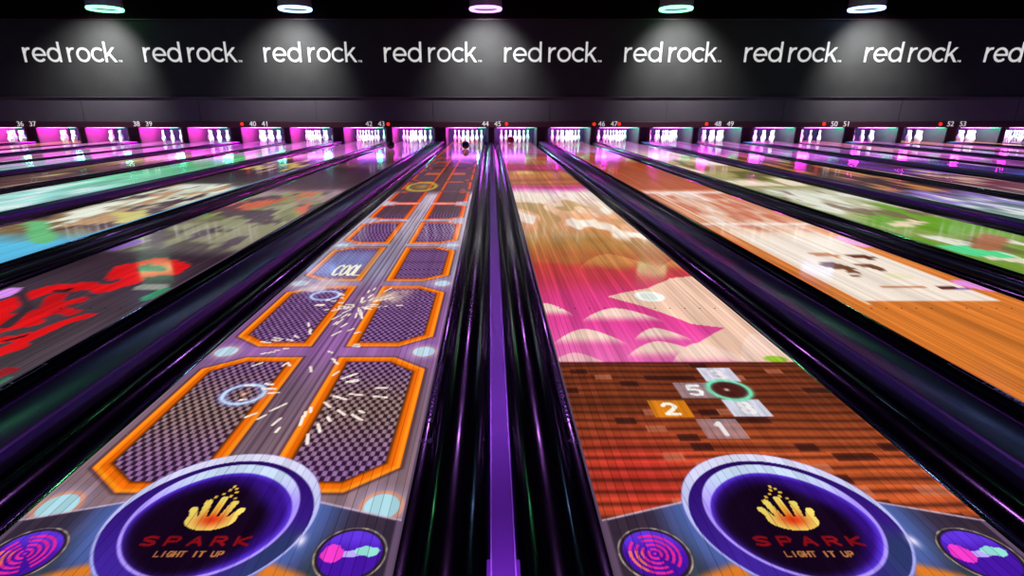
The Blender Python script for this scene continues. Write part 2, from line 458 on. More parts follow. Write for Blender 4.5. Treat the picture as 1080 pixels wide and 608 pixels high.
    p.put(np.exp(-((y-2.24)/.012)**2)*.7, (60, 15, 20))
    # numbered tiles
    for px, py, col, s, dc, al in ((707, 431.5, (215, 125, 20), '2', (255, 250, 235), 1), (733, 412, (185, 165, 180), '5', (250, 250, 250), .7),
                              (757.5, 395.5, (215, 215, 235), '3', (245, 235, 235), .95), (787.5, 430.5, (210, 215, 232), '8', (245, 240, 240), .95),
                              (761.5, 452.5, (200, 165, 175), '1', (250, 240, 240), .7)):
        X, Y = P(px, py)
        X -= 0.0
        m = (1-sm(.070, .075, np.abs(x-X)))*(1-sm(.060, .065, np.abs(y-Y)))
        nn = .85+.3*fbm(x, y, .02, .1, 15)
        p.put(m*al, col); p.c *= (1+(nn-1)*m)[..., None]
        write(p, s, X-.022, X+.022, Y-.038, Y+.038, .010, dc)
    X, Y = P(769, 411.5); qr = np.hypot(x-X, (y-Y))
    p.put(1-sm(.07, .075, qr), (75, 30, 25))
    p.put(np.exp(-((qr-.080)/.012)**2), (120, 230, 190))
    p.put(np.exp(-(np.hypot(x-X+.01, y-Y)/.010)**2), (250, 225, 200))
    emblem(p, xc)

def blotch(p, pts, r, col, a=1.0, px=True):
    d = polyd(p.x, p.y, [P(*t) for t in pts]) if px else polyd(p.x, p.y, pts)
    n = (fbm(p.x, p.y, .12, .2, 91)-.5)*r*1.0
    p.put((1-sm(r*.85, r, d+n))*a, col)

def pic43(p):
    x, y = p.x, p.y
    p.bands([(1,(70,60,70)),(2.5,(74,62,70)),(3.5,(64,50,62)),(4.1,(52,36,48)),(4.35,(95,85,85)),(5,(100,92,72)),(6,(135,135,95)),(6.8,(150,120,115)),(7.5,(165,140,150)),(7.9,(80,45,55)),(8.5,(52,30,36)),(10.5,(44,24,30)),(11.2,(95,75,60)),(12,(60,35,35)),(14,(95,60,60)),(16,(150,70,150)),(19,(120,70,130))], 0.2)
    p.mul(.8+.4*fbm(x, y, .04, .8, 5))
    mid = sm(4.2, 4.4, y)*(1-sm(7.4, 7.7, y))  # middle stretch patches: mirrored screens painted in as picture
    n = fbm(x, y, .35, .9, 51)
    p.put(mid*sm(.52, .60, n), (130, 160, 85)); p.put(mid*sm(.60, .66, n), (205, 105, 80))
    p.put(mid*(1-sm(.34, .42, n))*.7, (165, 165, 130))
    n2 = fbm(x, y, .2, .5, 57); p.put(mid*sm(.62, .70, n2)*.8, (80, 60, 80))
    red = (225, 20, 24)
    blotch(p, [(0,328),(21,316),(53,305),(87,302),(113,304),(137,296),(150,289)], .085, red)
    blotch(p, [(127,292),(134,281),(164,275),(187,281),(181,288),(160,289)], .075, red)
    blotch(p, [(-20,340),(34,333)], .10, red); blotch(p, [(-20,362),(20,357),(30,354)], .06, red)
    blotch(p, [(-20,382),(40,352),(70,340),(95,333)], .045, red); blotch(p, [(60,312),(52,325),(76,330)], .05, (200, 20, 26))
    blotch(p, [(-20,352),(10,345),(30,342)], .07, red); blotch(p, [(40,330),(60,322),(80,318)], .06, (205, 22, 26)); blotch(p, [(-10,375),(20,366)], .05, red)
    blotch(p, [(20,306),(30,325),(5,345)], .03, (60, 45, 55)); blotch(p, [(5,360),(25,355)], .02, (60, 15, 20))
    blotch(p, [(60,307),(72,306)], .025, (60, 15, 20))
    blotch(p, [(152,303),(172,303)], .05, (200, 210, 190), .6); blotch(p, [(158,314),(176,306)], .05, (50, 165, 110), .8)
    blotch(p, [(0,313),(12,306)], .06, (225, 150, 250)); blotch(p, [(120,262),(136,256)], .10, (125, 60, 200), .8)
    blotch(p, [(-5,397),(8,392)], .05, (150, 20, 35)); blotch(p, [(0,408),(10,400)], .03, (50, 140, 100), .7)
    return p

def pic46(p):
    x, y = p.x, p.y; L = lane_left(46)
    p.bands([(1,(215,115,40)),(2.2,(222,125,45)),(3.1,(222,125,50)),(3.4,(215,120,48)),(4.6,(225,140,75)),(5.2,(228,160,120)),(6.5,(225,150,115)),(7.6,(215,130,95)),(7.85,(185,85,28)),(9.5,(170,74,18)),(12,(165,70,18)),(13.3,(170,85,30)),(14.2,(150,90,60)),(15,(175,110,160)),(17,(130,80,100)),(20,(120,60,110))], 0.05)  # salmon middle stretch is mostly screen reflection, painted into the colour
    p.mul(.8+.38*fbm(x, y, .03, .9, 6))
    u = x-L
    rect = sm(.10, .115, u)*(1-sm(.925, .94, u))*sm(3.06, 3.08, y)*(1-sm(7.5, 7.6, y))
    p.put(rect*(1-sm(4.6, 5.4, y)*.55), (250, 235, 220))
    n = fbm(x, y, .22, .8, 71)
    p.put(rect*sm(4.9, 5.2, y)*sm(.50, .60, n)*.75, (205, 105, 75)); p.put(rect*sm(4.9, 5.2, y)*(1-sm(.36, .44, n))*.8, (255, 240, 232))  # patches within the painted screen reflection
    bl = (u > .1)*(u < .93)*(y > 3)*(y < 7.6)
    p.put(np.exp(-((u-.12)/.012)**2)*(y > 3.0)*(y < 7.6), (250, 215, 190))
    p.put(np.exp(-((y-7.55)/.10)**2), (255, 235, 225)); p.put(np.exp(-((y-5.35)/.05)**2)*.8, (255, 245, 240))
    for pts, r, c_ in (([(900,270),(915,272)], .07, (105, 50, 35)), ([(880,280),(892,283)], .08, (125, 75, 45)), ([(897,287),(904,288)], .04, (130, 85, 60)),
                    ([(908,280),(917,280)], .05, (140, 95, 60)), ([(920,281),(928,284)], .05, (120, 75, 50)), ([(901,292),(906,292)], .03, (110, 65, 45)),
                    ([(935,303),(972,303)], .035, (205, 130, 75)), ([(996,304),(1006,304)], .045, (100, 45, 40)), ([(1012,305),(1020,305)], .03, (130, 80, 170)),
                    ([(862,268),(880,270)], .06, (210, 140, 85))):
        blotch(p, pts, r, c_)
    blotch(p, [(893,252),(908,258)], .09, (250, 175, 235)); blotch(p, [(1020,300),(1040,303)], .10, (240, 150, 235))
    blotch(p, [(940,292),(952,292)], .08, (225, 225, 150), .35)
    blotch(p, [(700,205),(742,202)], .05, (255, 235, 225))
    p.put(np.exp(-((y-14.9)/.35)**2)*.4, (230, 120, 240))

def pic47(p):
    x, y = p.x, p.y
    p.bands([(2,(120,160,50)),(4.3,(125,160,60)),(5.2,(150,165,90)),(6.2,(190,185,150)),(7.6,(205,205,180)),(8.0,(150,150,85)),(9.5,(175,165,105)),(11,(170,140,90)),(12.5,(205,190,140)),(14,(225,200,190)),(16,(170,110,170)),(20,(130,70,130))], .25)
    n = fbm(x, y, .3, .9, 17); mid = sm(4.0, 4.4, y)*(1-sm(7.5, 7.9, y))
    p.put(sm(.55, .62, n)*(1-sm(7.6, 8, y)), (232, 232, 215)); p.put((1-sm(.36, .44, n))*(1-sm(6.5, 7, y)), (110, 165, 45))
    n3 = fbm(x, y, .16, .5, 19); p.put(mid*sm(.6, .68, n3)*.8, (125, 95, 80))
    p.put(sm(8, 8.3, y)*sm(.54, .6, fbm(x, y, .4, 1.2, 23))*(1-sm(14.5, 15, y)), (248, 228, 205))
    p.put(sm(8, 8.3, y)*(1-sm(.36, .42, fbm(x, y, .4, 1.2, 23)))*(1-sm(13, 14, y)), (105, 100, 50))
    blotch(p, [(1015,263),(1035,267)], .20, (90, 225, 150)); blotch(p, [(1040,262),(1048,250)], .10, (175, 110, 75))
    blotch(p, [(950,238),(965,234)], .10, (235, 215, 175)); blotch(p, [(1050,273),(1080,276)], .08, (235, 225, 200))
    blotch(p, [(745,178),(756,179)], .12, (190, 70, 40), .8)

def pic42(p):
    x, y = p.x, p.y
    p.bands([(2,(80,180,225)),(4.6,(95,195,235)),(5.1,(130,105,70)),(6,(140,115,85)),(6.6,(215,220,195)),(7.9,(205,215,195)),(8.3,(95,95,85)),(8.7,(60,55,52)),(9.6,(52,34,40)),(12.5,(70,45,42)),(13.5,(170,150,100)),(14.3,(190,95,190)),(16,(150,80,150)),(20,(130,70,130))], .2)
    n = fbm(x, y, .25, .7, 27); mid = sm(4.9, 5.2, y)*(1-sm(8.2, 8.5, y))
    p.put(mid*sm(.56, .62, n), (238, 242, 225)); p.put(mid*(1-sm(.36, .42, n)), (85, 60, 70))
    n3 = fbm(x, y, .18, .5, 29); p.put(mid*sm(.62, .68, n3), (190, 150, 110))
    blotch(p, [(45,255),(38,235)], .10, (110, 195, 130)); blotch(p, [(137,225),(142,232)], .16, (205, 195, 110))
    gold = sm(.60, .66, vnoise(x, y, .10, .22, 33))*sm(9.8, 10.2, y)*(1-sm(13, 13.4, y)); p.put(gold*.9, (225, 200, 115))

def pic_generic(stops, spots=None, wob=.3, seed=1):
    def f(p):
        p.bands(stops, wob, seed)
        n = fbm(p.x, p.y, .22, .8, seed*3+2)
        p.mul(.7+.6*n)
        if spots:
            for c_, lo, a_, b_ in spots:
                m = sm(lo, lo+.06, fbm(p.x, p.y, .16, .5, seed*5+int(c_[0])))*(p.y > a_)*(p.y < b_)
                p.put(m*.85, c_)
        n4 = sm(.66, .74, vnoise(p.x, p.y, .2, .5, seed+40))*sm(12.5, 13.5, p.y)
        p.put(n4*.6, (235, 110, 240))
    return f
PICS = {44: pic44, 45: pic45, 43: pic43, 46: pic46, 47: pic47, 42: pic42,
 41: pic_generic([(4,(200,230,235)),(7.6,(150,220,210)),(8.6,(115,205,170)),(11,(95,195,135)),(13,(85,190,110)),(14.5,(110,190,130)),(15.5,(180,120,180)),(20,(130,90,140))], [((235,250,250),.60,4,8.8)], seed=2),
 40: pic_generic([(4,(110,80,70)),(9,(90,62,60)),(11,(110,85,60)),(13,(190,140,120)),(14.5,(200,90,180)),(17,(150,60,160)),(20,(120,60,140))], [((215,195,135),.58,8,14),((40,25,30),.60,6,12)], seed=4),
 39: pic_generic([(6,(120,180,185)),(11,(130,185,180)),(13,(120,150,160)),(15,(180,100,170)),(20,(120,80,140))], [((225,150,230),.60,8,18)], seed=5),
 38: pic_generic([(6,(70,45,45)),(12,(90,60,62)),(14,(150,110,120)),(16,(170,150,170)),(20,(130,80,140))], [((120,200,170),.6,9,16)], seed=6),
 37: pic_generic([(6,(110,160,165)),(13,(120,150,160)),(16,(170,140,170)),(20,(170,110,150))], [((225,120,230),.62,9,18)], seed=7),
 36: pic_generic([(6,(80,50,45)),(14,(120,80,65)),(17,(160,110,80)),(20,(180,110,70))], [((190,90,190),.6,9,18)], seed=8),
 35: pic_generic([(6,(70,50,80)),(15,(100,60,100)),(20,(150,80,100))], [((200,90,210),.55,9,19)], seed=9),
 48: pic_generic([(5,(150,180,150)),(6.6,(120,140,150)),(7.4,(90,70,100)),(7.8,(50,26,18)),(12.5,(90,42,16)),(13.5,(150,75,60)),(14.5,(190,70,190)),(17,(130,60,150)),(20,(120,70,120))], [((225,150,80),.54,7.7,13.5),((170,140,230),.58,5,7.5),((245,250,250),.62,5,7.2)], seed=11),
 49: pic_generic([(6,(150,160,150)),(8.5,(110,50,70)),(10,(70,25,55)),(12,(85,40,110)),(14.5,(150,80,160)),(20,(140,70,130))], [((240,200,180),.60,7,10.5),((90,50,220),.58,10,14)], seed=12),
 50: pic_generic([(6,(60,80,130)),(11,(60,35,110)),(14,(120,60,140)),(20,(150,80,140))], [((60,110,220),.60,7,12),((225,160,235),.62,11,18)], seed=13),
 51: pic_generic([(8,(60,30,80)),(13,(130,60,130)),(16,(190,110,130)),(20,(170,80,120))], [((235,120,240),.58,9,18)], seed=14),
 52: pic_generic([(8,(150,130,160)),(13,(110,70,140)),(16,(110,80,150)),(20,(140,70,130))], [((230,220,240),.60,8,15)], seed=15),
 53: pic_generic([(8,(110,30,90)),(14,(120,40,110)),(17,(150,80,90)),(20,(190,120,80))], [((240,70,220),.58,9,18)], seed=16),
 54: pic_generic([(8,(60,50,100)),(15,(90,70,130)),(18,(180,120,60)),(20,(190,130,60))], [((150,170,230),.58,9,16)], seed=17),
 55: pic_generic([(8,(60,50,90)),(16,(90,60,120)),(20,(140,70,130))], [((220,120,230),.58,9,18)], seed=18),
}

def lane_material():
    m = bpy.data.materials.new('lane boards under projected picture'); m.use_nodes = True
    nt = m.node_tree; b = nt.nodes['Principled BSDF']; N = nt.nodes.new; K = nt.links.new
    tc = N('ShaderNodeTexCoord'); sep = N('ShaderNodeSeparateXYZ'); K(tc.outputs['Object'], sep.inputs[0])
    dv = N('ShaderNodeMath'); dv.operation = 'DIVIDE'; dv.inputs[1].default_value = 1.054/39; K(sep.outputs['X'], dv.inputs[0])
    fr = N('ShaderNodeMath'); fr.operation = 'FRACT'; K(dv.outputs[0], fr.inputs[0])
    fl = N('ShaderNodeMath'); fl.operation = 'FLOOR'; K(dv.outputs[0], fl.inputs[0])
    pp = N('ShaderNodeMath'); pp.operation = 'PINGPONG'; pp.inputs[1].default_value = 0.5; K(fr.outputs[0], pp.inputs[0])
    wn = N('ShaderNodeTexWhiteNoise'); wn.noise_dimensions = '1D'; K(fl.outputs[0], wn.inputs['W'])
    # some seams show dark, others hardly
    wn2 = N('ShaderNodeTexWhiteNoise'); wn2.noise_dimensions = '1D'
    ad = N('ShaderNodeMath'); ad.operation = 'ADD'; ad.inputs[1].default_value = 91.3; K(fl.outputs[0], ad.inputs[0]); K(ad.outputs[0], wn2.inputs['W'])
    ln = N('ShaderNodeMapRange'); ln.inputs['From Min'].default_value = 0.02; ln.inputs['From Max'].default_value = 0.07
    K(pp.outputs[0], ln.inputs['Value'])
    lo = N('ShaderNodeMapRange'); lo.inputs['To Min'].default_value = 0.35; lo.inputs['To Max'].default_value = 1.0; K(wn2.outputs['Value'], lo.inputs['Value'])
    K(lo.outputs[0], ln.inputs['To Min'])
    bt = N('ShaderNodeMapRange'); bt.inputs['To Min'].default_value = 0.86; bt.inputs['To Max'].default_value = 1.10; K(wn.outputs['Value'], bt.inputs['Value'])
    mu = N('ShaderNodeMath'); mu.operation = 'MULTIPLY'; K(ln.outputs[0], mu.inputs[0]); K(bt.outputs[0], mu.inputs[1])
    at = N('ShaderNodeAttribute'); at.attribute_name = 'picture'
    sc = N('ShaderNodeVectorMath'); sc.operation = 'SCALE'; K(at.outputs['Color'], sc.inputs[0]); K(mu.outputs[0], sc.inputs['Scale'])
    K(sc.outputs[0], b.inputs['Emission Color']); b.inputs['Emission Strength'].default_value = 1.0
    bc = N('ShaderNodeMixRGB'); bc.inputs['Color1'].default_value = (0.035, 0.02, 0.014, 1); bc.inputs['Color2'].default_value = (0.07, 0.045, 0.03, 1)
    K(wn.outputs['Value'], bc.inputs['Fac']); K(bc.outputs[0], b.inputs['Base Color'])
    b.inputs['Roughness'].default_value = 0.09; b.inputs['Specular IOR Level'].default_value = 0.4; b.inputs['Coat Weight'].default_value = 0.12; b.inputs['Coat Roughness'].default_value = 0.05
    return m
LM = lane_material()

def make_lane(n):
    L = lane_left(n)
    if n in (44, 45): cols, rows = 380, 600
    elif n in (42, 43, 46, 47): cols, rows = 150, 280
    else: cols, rows = 60, 150
    xs = np.linspace(L, L+LANE_W, cols)
    z0, z1 = 0.951*FOUL+0.334, 0.951*END+0.334
    inv = np.linspace(1/z0, 1/z1, rows)                 # finer mesh near the foul line
    ys = (1/inv-0.334)/0.951
    X, Y = np.meshgrid(xs, ys)
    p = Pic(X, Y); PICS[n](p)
    c = np.clip(p.c, 0, 255)/255.0
    c = np.where(c <= 0.04045, c/12.92, ((c+0.055)/1.055)**2.4)
    # contrast of the photograph: deep colours
    xc = L+LANE_W/2
    co = np.stack([X.ravel()-xc, Y.ravel()-FOUL, np.zeros(X.size)], -1)
    nv = co.shape[0]
    hw = LANE_W/2; e = END-FOUL
    extra = np.array([[-hw,0,-.1],[hw,0,-.1],[hw,e,-.1],[-hw,e,-.1]])
    co = np.concatenate([co, extra])
    i = np.arange(rows-1)[:, None]*cols+np.arange(cols-1)[None, :]
    quads = np.stack([i, i+1, i+cols+1, i+cols], -1).reshape(-1, 4)
    a, b_, d_, c_ = 0, cols-1, (rows-1)*cols, rows*cols-1
    q2 = np.array([[a, nv, nv+1, b_], [b_, nv+1, nv+2, c_], [c_, nv+2, nv+3, d_], [d_, nv+3, nv, a], [nv, nv+3, nv+2, nv+1]])
    quads = np.concatenate([quads, q2]).astype(np.int32)
    me = bpy.data.meshes.new('bowling_lane')
    me.vertices.add(len(co)); me.vertices.foreach_set('co', co.astype(np.float32).ravel())
    me.loops.add(quads.size); me.loops.foreach_set('vertex_index', quads.ravel())
    me.polygons.add(len(quads)); me.polygons.foreach_set('loop_start', np.arange(len(quads), dtype=np.int32)*4)
    me.update(calc_edges=True)
    at = me.attributes.new('picture', 'FLOAT_COLOR', 'POINT')
    col = np.ones((len(co), 4), np.float32); col[:nv, :3] = c.reshape(-1, 3); col[nv:, :3] = 0.0
    at.data.foreach_set('color', col.ravel())
    me.materials.append(LM)
    o = bpy.data.objects.new('bowling_lane', me); C.objects.link(o)
    o.location = (xc, FOUL, 0)
    return o

LANE_LABEL = {
 44: 'lane 44, left of the centre gutter, showing orange framed octagon panels above a round emblem',
 45: 'lane 45, right of the centre gutter, showing pink hills, numbered tiles and a round emblem',
 43: 'lane 43, second left of the centre gutter, dark boards with a red curling dragon',
 46: 'lane 46, second right of the centre gutter, orange wood floor with a white rectangle',
 42: 'lane 42, third left of centre, pale cream picture with cyan near end',
 47: 'lane 47, third right of centre, green field picture with cream patches',
 41: 'lane 41, bright mint green picture turning pale near the left frame edge',
 40: 'lane 40, dark brown picture just beyond the mint green lane',
 39: 'lane 39, pale teal picture beyond the dark brown lane 40',
 38: 'lane 38, dark brown picture beyond the pale teal lane 39',
 37: 'lane 37, grey teal picture, third lane from the far left',
 36: 'lane 36, brown orange strip, second lane from the far left',
 35: 'lane 35, dark purple strip, farthest bowling lane on the left',
 48: 'lane 48, dark brown picture speckled with gold, right of the green field lane',
 49: 'lane 49, maroon and violet picture beyond the gold speckled lane 48',
 50: 'lane 50, deep blue violet picture beyond the maroon lane 49',
 51: 'lane 51, purple and pink picture beneath the number 51',
 52: 'lane 52, grey lilac picture beneath the number 52',
 53: 'lane 53, deep magenta picture beneath the number 53',
 54: 'lane 54, violet picture with an orange far end, second lane from the far right',
 55: 'lane 55, dark purple strip, farthest bowling lane on the right'}
NICK = {44: 'the orange octagon lane', 45: 'the pink hills lane', 43: 'the red dragon lane', 46: 'the orange wood lane', 42: 'the cream and cyan lane',
 47: 'the green field lane', 41: 'the mint green lane', 40: 'the dark lane past mint', 39: 'the pale teal lane', 38: 'the dark lane past teal',
 37: 'the lane third from far left', 36: 'the lane second from far left', 35: 'the farthest left lane', 48: 'the gold speckled lane', 49: 'the maroon violet lane',
 50: 'the deep blue violet lane', 51: 'the purple pink lane', 52: 'the grey lilac lane', 53: 'the deep magenta lane', 54: 'the lane second from far right', 55: 'the farthest right lane',
 34: 'the left wall', 56: 'the right wall'}
for n in LANES:
    o = make_lane(n); tag(o, LANE_LABEL[n], 'bowling lane', 'bowling lanes with projected pictures')
    # guide dots on the nearest lanes
    if n in (43, 44, 45, 46):
        for i in range(10):
            px_ = (-0.44+0.085*i) if i < 5 else (0.10+0.085*(i-5))
            bm = bmesh.new(); lathe(bm, [(0, 0), (0.0055, 0), (0.0055, 0.0008), (0, 0.0008)], 10)
            d = obj('guide_dot', bm, M['dot'], o); d.location = (px_, 2.10, 0.0002)

# ------------------------------------------------------------------ dividers and gutters
def gutter_profile(x0, x1, flip=False):
    """solid trough between x0 and x1: ledge beside the lane then a round channel"""
    ledge = 0.036; pts = []
    a, b = (x0+ledge, x1-0.006)
    if flip: a, b = (x0+0.006, x1-ledge)
    pts = [(x0, -0.012)]
    if not flip: pts += [(x0+0.002, -0.006), (a-0.003, -0.006)]
    n = 14
    for i in range(n+1):
        t = math.pi*i/n
        pts.append(((a+b)/2-(b-a)/2*math.cos(t), -0.008-0.078*math.sin(t)))
    if flip: pts += [(b+0.003, -0.006), (x1-0.002, -0.006)]
    pts += [(x1, -0.012), (x1, -0.13), (x0, -0.13)]
    return pts
Y0, Y1 = FOUL, 18.9
def gutter(root, x0, x1, flip, mark, big):
    bm = bmesh.new(); extrude_profile(bm, [(p-root.location.x, q) for p, q in gutter_profile(x0, x1, flip)], 0, Y1-Y0)
    g = obj('gutter', bm, M['black_plastic'], root, True)
    g.data.set_sharp_from_angle(angle=math.radians(40))
    if mark:
        lx = (x1-0.018 if flip else x0+0.018)-root.location.x
        bm = bmesh.new()
        a0, a1 = 0.91, 1.39
        for s in (-0.013, 0.011): bx(bm, lx+s, lx+s+0.002, a0, a1, -0.006, -0.0052)
        for yy in (a0, a0+0.30, a1): bx(bm, lx-0.013, lx+0.013, yy, yy+0.006, -0.006, -0.0052)
        for i in range(8): bx(bm, lx-0.007, lx+0.006, a0+0.03+i*0.03, a0+0.045+i*0.03, -0.006, -0.0053)
        d = obj('decal', bm, M['decal_line'], root); d['label'] = 'faint violet outlined sticker on the gutter ledge'
        me = text_mesh(mark, 0.045, 0.0004)
        t = bpy.data.objects.new('lane_number_mark', me); me.materials.append(M['decal_line']); C.objects.link(t)
        t.parent = root; t.location = (lx, 0.79, -0.0052)
        t['label'] = 'small violet %s printed on the gutter ledge' % mark
def narrow_divider(n):   # between lane n and n+1
    a = lane_left(n)+LANE_W+.0042; b = lane_left(n+1)-.0042; mid = (a+b)/2
    root = thing('gutter_divider', 'x', 'gutter', (mid, Y0, 0), 'narrow double gutters')
    g = n in (42, 44, 46)
    c0, c1 = -0.038, 0.040
    gutter(root, a, mid+c0, False, str(n) if n == 44 else None, True)
    gutter(root, mid+c1, b, True, str(n+1) if n == 44 else None, True)
    bm = bmesh.new()
    extrude_profile(bm, [(c0, -0.13), (c0, -0.006), (c0+0.003, 0.002), (c0+0.009, 0.004), (c0+0.012, 0.001), (c1-0.012, 0.001), (c1-0.009, 0.004), (c1-0.003, 0.002), (c1, -0.006), (c1, -0.13)], 0, Y1-Y0)
    obj('cap_strip', bm, M['cap_purple' if n == 44 else 'cap_dark'], root)
    for s in (c0+.006, c1-.012, ):
        bm = bmesh.new(); extrude_profile(bm, [(s, .003), (s+.001, .0065), (s+.005, .0065), (s+.006, .003)], 0, Y1-Y0)
        obj('bead', bm, M['bead' if n == 44 else 'cap_dark'], root)
    if n == 44:
        bm = bmesh.new(); extrude_profile(bm, [(c0-0.004, 0.0), (c0-0.002, 0.006), (c1+0.002, 0.006), (c1+0.004, 0.0)], 0.0, 0.255)
        obj('joint_cover', bm, M['cap_purple'], root)
    return root
def wide_divider(n):
    a = lane_left(n)+LANE_W+.0042; b = lane_left(n+1)-.0042; mid = (a+b)/2
    root = thing('capping_divider', 'x', 'divider', (mid, Y0, 0), 'raised capped dividers')
    h = 0.123
    gutter(root, a, mid-h, False, str(n) if n in (43,) else None, False)
    gutter(root, mid+h, b, True, str(n+1) if n in (45,) else None, False)
    bm = bmesh.new()
    pr = [(-h, -0.13), (-h, 0.005), (-h+0.004, 0.028), (-h+0.014, 0.045), (-h+0.028, 0.052), (-h+0.034, 0.048), (h-0.034, 0.048), (h-0.028, 0.052), (h-0.014, 0.045), (h-0.004, 0.028), (h, 0.005), (h, -0.13)]
    extrude_profile(bm, pr, 0, Y1-Y0)
    c = obj('capping', bm, M['cap_blue'], root, True); c.data.set_sharp_from_angle(angle=math.radians(35))
    for s in (-1, 1):
        bm = bmesh.new(); q = [(s*(h-0.004), 0.024), (s*(h+0.001), 0.024), (s*(h-0.010), 0.047), (s*(h-0.015), 0.044)]
        extrude_profile(bm, q, 0, Y1-Y0)
        obj('edge_strip', bm, M['edge_purple'], root)
    return root
for n in range(34, 56):
    r = narrow_divider(n) if n % 2 == 0 else wide_divider(n)
    if n == 44: r['label'] = 'double black gutter with purple centre strip running straight down the middle'
    elif n % 2 == 0: r['label'] = 'double gutter between %s and %s' % (NICK[n], NICK[n+1])
    elif n == 43: r['label'] = 'broad glossy raised divider left of the octagon panel lane 44'
    elif n == 45: r['label'] = 'broad glossy raised divider right of the pink hills lane 45'
    else: r['label'] = 'raised divider between %s and %s' % (NICK[n], NICK[n+1])

# ------------------------------------------------------------------ pin decks, kickbacks, pins
def kickback(n):
    a = lane_left(n)+LANE_W; b = lane_left(n+1); mid = (a+b)/2; hw = (b-a)/2-0.17
    root = thing('kickback', 'magenta post between %s and %s' % (NICK[n], NICK[n+1]), 'partition', (mid, 18.95, -0.1), 'kickback posts between the pin decks')
    bm = bmesh.new(); bx(bm, -hw, hw, 0.0, 1.45, 0, 0.66); bmesh.ops.bevel(bm, geom=[e for e in bm.edges if abs(e.verts[0].co.z-e.verts[1].co.z) > .5], offset=0.012, segments=2, affect='EDGES')
    obj('panel', bm, M['kick'], root)
    box('front_trim', (-hw-0.01, -hw+0.03, -0.012, 0.0, 0.05, 0.64), M['chrome'], root)
for n in range(34, 56): kickback(n)

prof = [(0,0),(.0257,0),(.0272,.008),(.0358,.019),(.0455,.057),(.0540,.086),(.0605,.114),(.0602,.130),(.0555,.149),(.0465,.184),(.0340,.219),(.0250,.239),(.0228,.254),(.0235,.270),(.0262,.299),(.0320,.327),(.0324,.343),(.0300,.360),(.0200,.376),(0,.381)]
bm = bmesh.new(); lathe(bm, prof, 18)
pin0 = obj('bowling_pin', bm, M['pin'], None, True); pin_used = False
WHERE = ['front tip of the rack', 'second row, left', 'second row, right', 'third row, left', 'third row, middle', 'third row, right',
         'back row, far left', 'back row, inner left', 'back row, inner right', 'back row, far right']
HEAD = 19.1
for n in LANES:
    xc = lane_left(n)+LANE_W/2
    k = 0
    for row in range(4):
        for i in range(row+1):
            o = pin0 if not pin_used else pin0.copy()
            if pin_used: C.objects.link(o)
            pin_used = True
            o.location = (xc+(i-row/2)*0.3048, HEAD+row*0.264, 0.0)
            tag(o, 'white bowling pin, %s, %s' % (WHERE[k].replace(' of the rack', ''), NICK[n]), 'bowling pin', 'ten pins racked on lane %d' % n)
            k += 1
    bay = thing('pin_bay', 'magenta and green lit pin bay ending ' + NICK[n], 'pin bay', (xc, 19.0, 0), 'lit pin bays')
    bm = bmesh.new(); bx(bm, -.79, .79, 1.50, 1.54, -.38, .62)
    for i in range(13): bx(bm, -.78+i*.122, -.75+i*.122, 1.485, 1.50, -.3, .6)
    obj('pit_curtain', bm, M['curtain'], bay)
    box('bay_hood', (-.79, .79, -.30, 1.50, .60, .62), M['curtain'], bay)
    for x0, x1, m_ in ((-.62, .34, 'led_m'), (.36, .62, 'led_g')):
        bm = bmesh.new(); seg_ = 10
        r1 = [bm.verts.new((x0, -.06+.011*math.cos(2*math.pi*i/seg_), .482+.011*math.sin(2*math.pi*i/seg_))) for i in range(seg_)]
        r2 = [bm.verts.new((x1, v.co.y, v.co.z)) for v in r1]
        for i in range(seg_): bm.faces.new((r1[i], r1[(i+1) % seg_], r2[(i+1) % seg_], r2[i]))
        bm.faces.new(r1[::-1]); bm.faces.new(r2)
        t = obj('led_tube', bm, M[m_], bay); t['label'] = 'magenta glowing tube' if m_ == 'led_m' else 'green glowing tube'
    bm = bmesh.new()
    for s in (-.6, .35, .6): bx(bm, s-.008, s+.008, -.066, -.054, .493, .60)
    obj('tube_bracket', bm, M['can'], bay)
    lamp('pin_light', 'AREA', (xc, 18.80, .56), 24, (0.93, 0.9, 1.0), (math.radians(58), 0, 0), shape='RECTANGLE', size=.9, size_y=.06, spread=math.radians(110))
    lamp('bay_magenta', 'AREA', (xc-.30, 19.5, .50), 30, (1.0, 0.01, 0.62), (0, math.radians(62), 0), shape='RECTANGLE', size=.08, size_y=.8)
    lamp('bay_violet', 'AREA', (xc-.1, 20.2, .56), 6.0, (0.35, 0.08, 1.0), (math.radians(-35), 0, 0), shape='RECTANGLE', size=1.0, size_y=.1)
    lamp('bay_green', 'AREA', (xc+.34, 19.5, .50), 7, (0.02, 1.0, 0.40), (0, math.radians(-62), 0), shape='RECTANGLE', size=.08, size_y=.8)

# ------------------------------------------------------------------ bowling balls
def ball(x, y, m_, label):
    bm = bmesh.new(); bmesh.ops.create_uvsphere(bm, u_segments=32, v_segments=20, radius=.108)
    root = obj('bowling_ball', bm, m_, None, True); root.location = (x, y, .108)
    tag(root, label, 'bowling ball')
    bm = bmesh.new()
    for a, e in ((.0, 1.15), (.22, 1.0), (-.2, .98)):
        d = Vector((math.cos(e)*math.sin(a), -math.cos(e)*math.cos(a), math.sin(e)))
        v = bmesh.ops.create_cone(bm, cap_ends=True, segments=12, radius1=.013, radius2=.013, depth=.004)['verts']
        q = Vector((0, 0, 1)).rotation_difference(d)
        for w_ in v: w_.co = q @ w_.co + d*.1075
    obj('finger_hole', bm, M['dot'], root)
ball(-.70, 16.0, mat('navy ball', (.01, .008, .05), .15, noise=.05, coat=.5), 'dark navy bowling ball rolling toward the pins on lane 44')
ball(-2.80, 16.0, mat('dark brown ball', (.03, .01, .012), .15, noise=.05, coat=.5), 'dark brown bowling ball near the far end of lane 43')
ball(.667, 18.72, mat('red ball', (.7, .01, .05), .2, noise=.05, coat=.5), 'bright red bowling ball reaching the pins on lane 45')

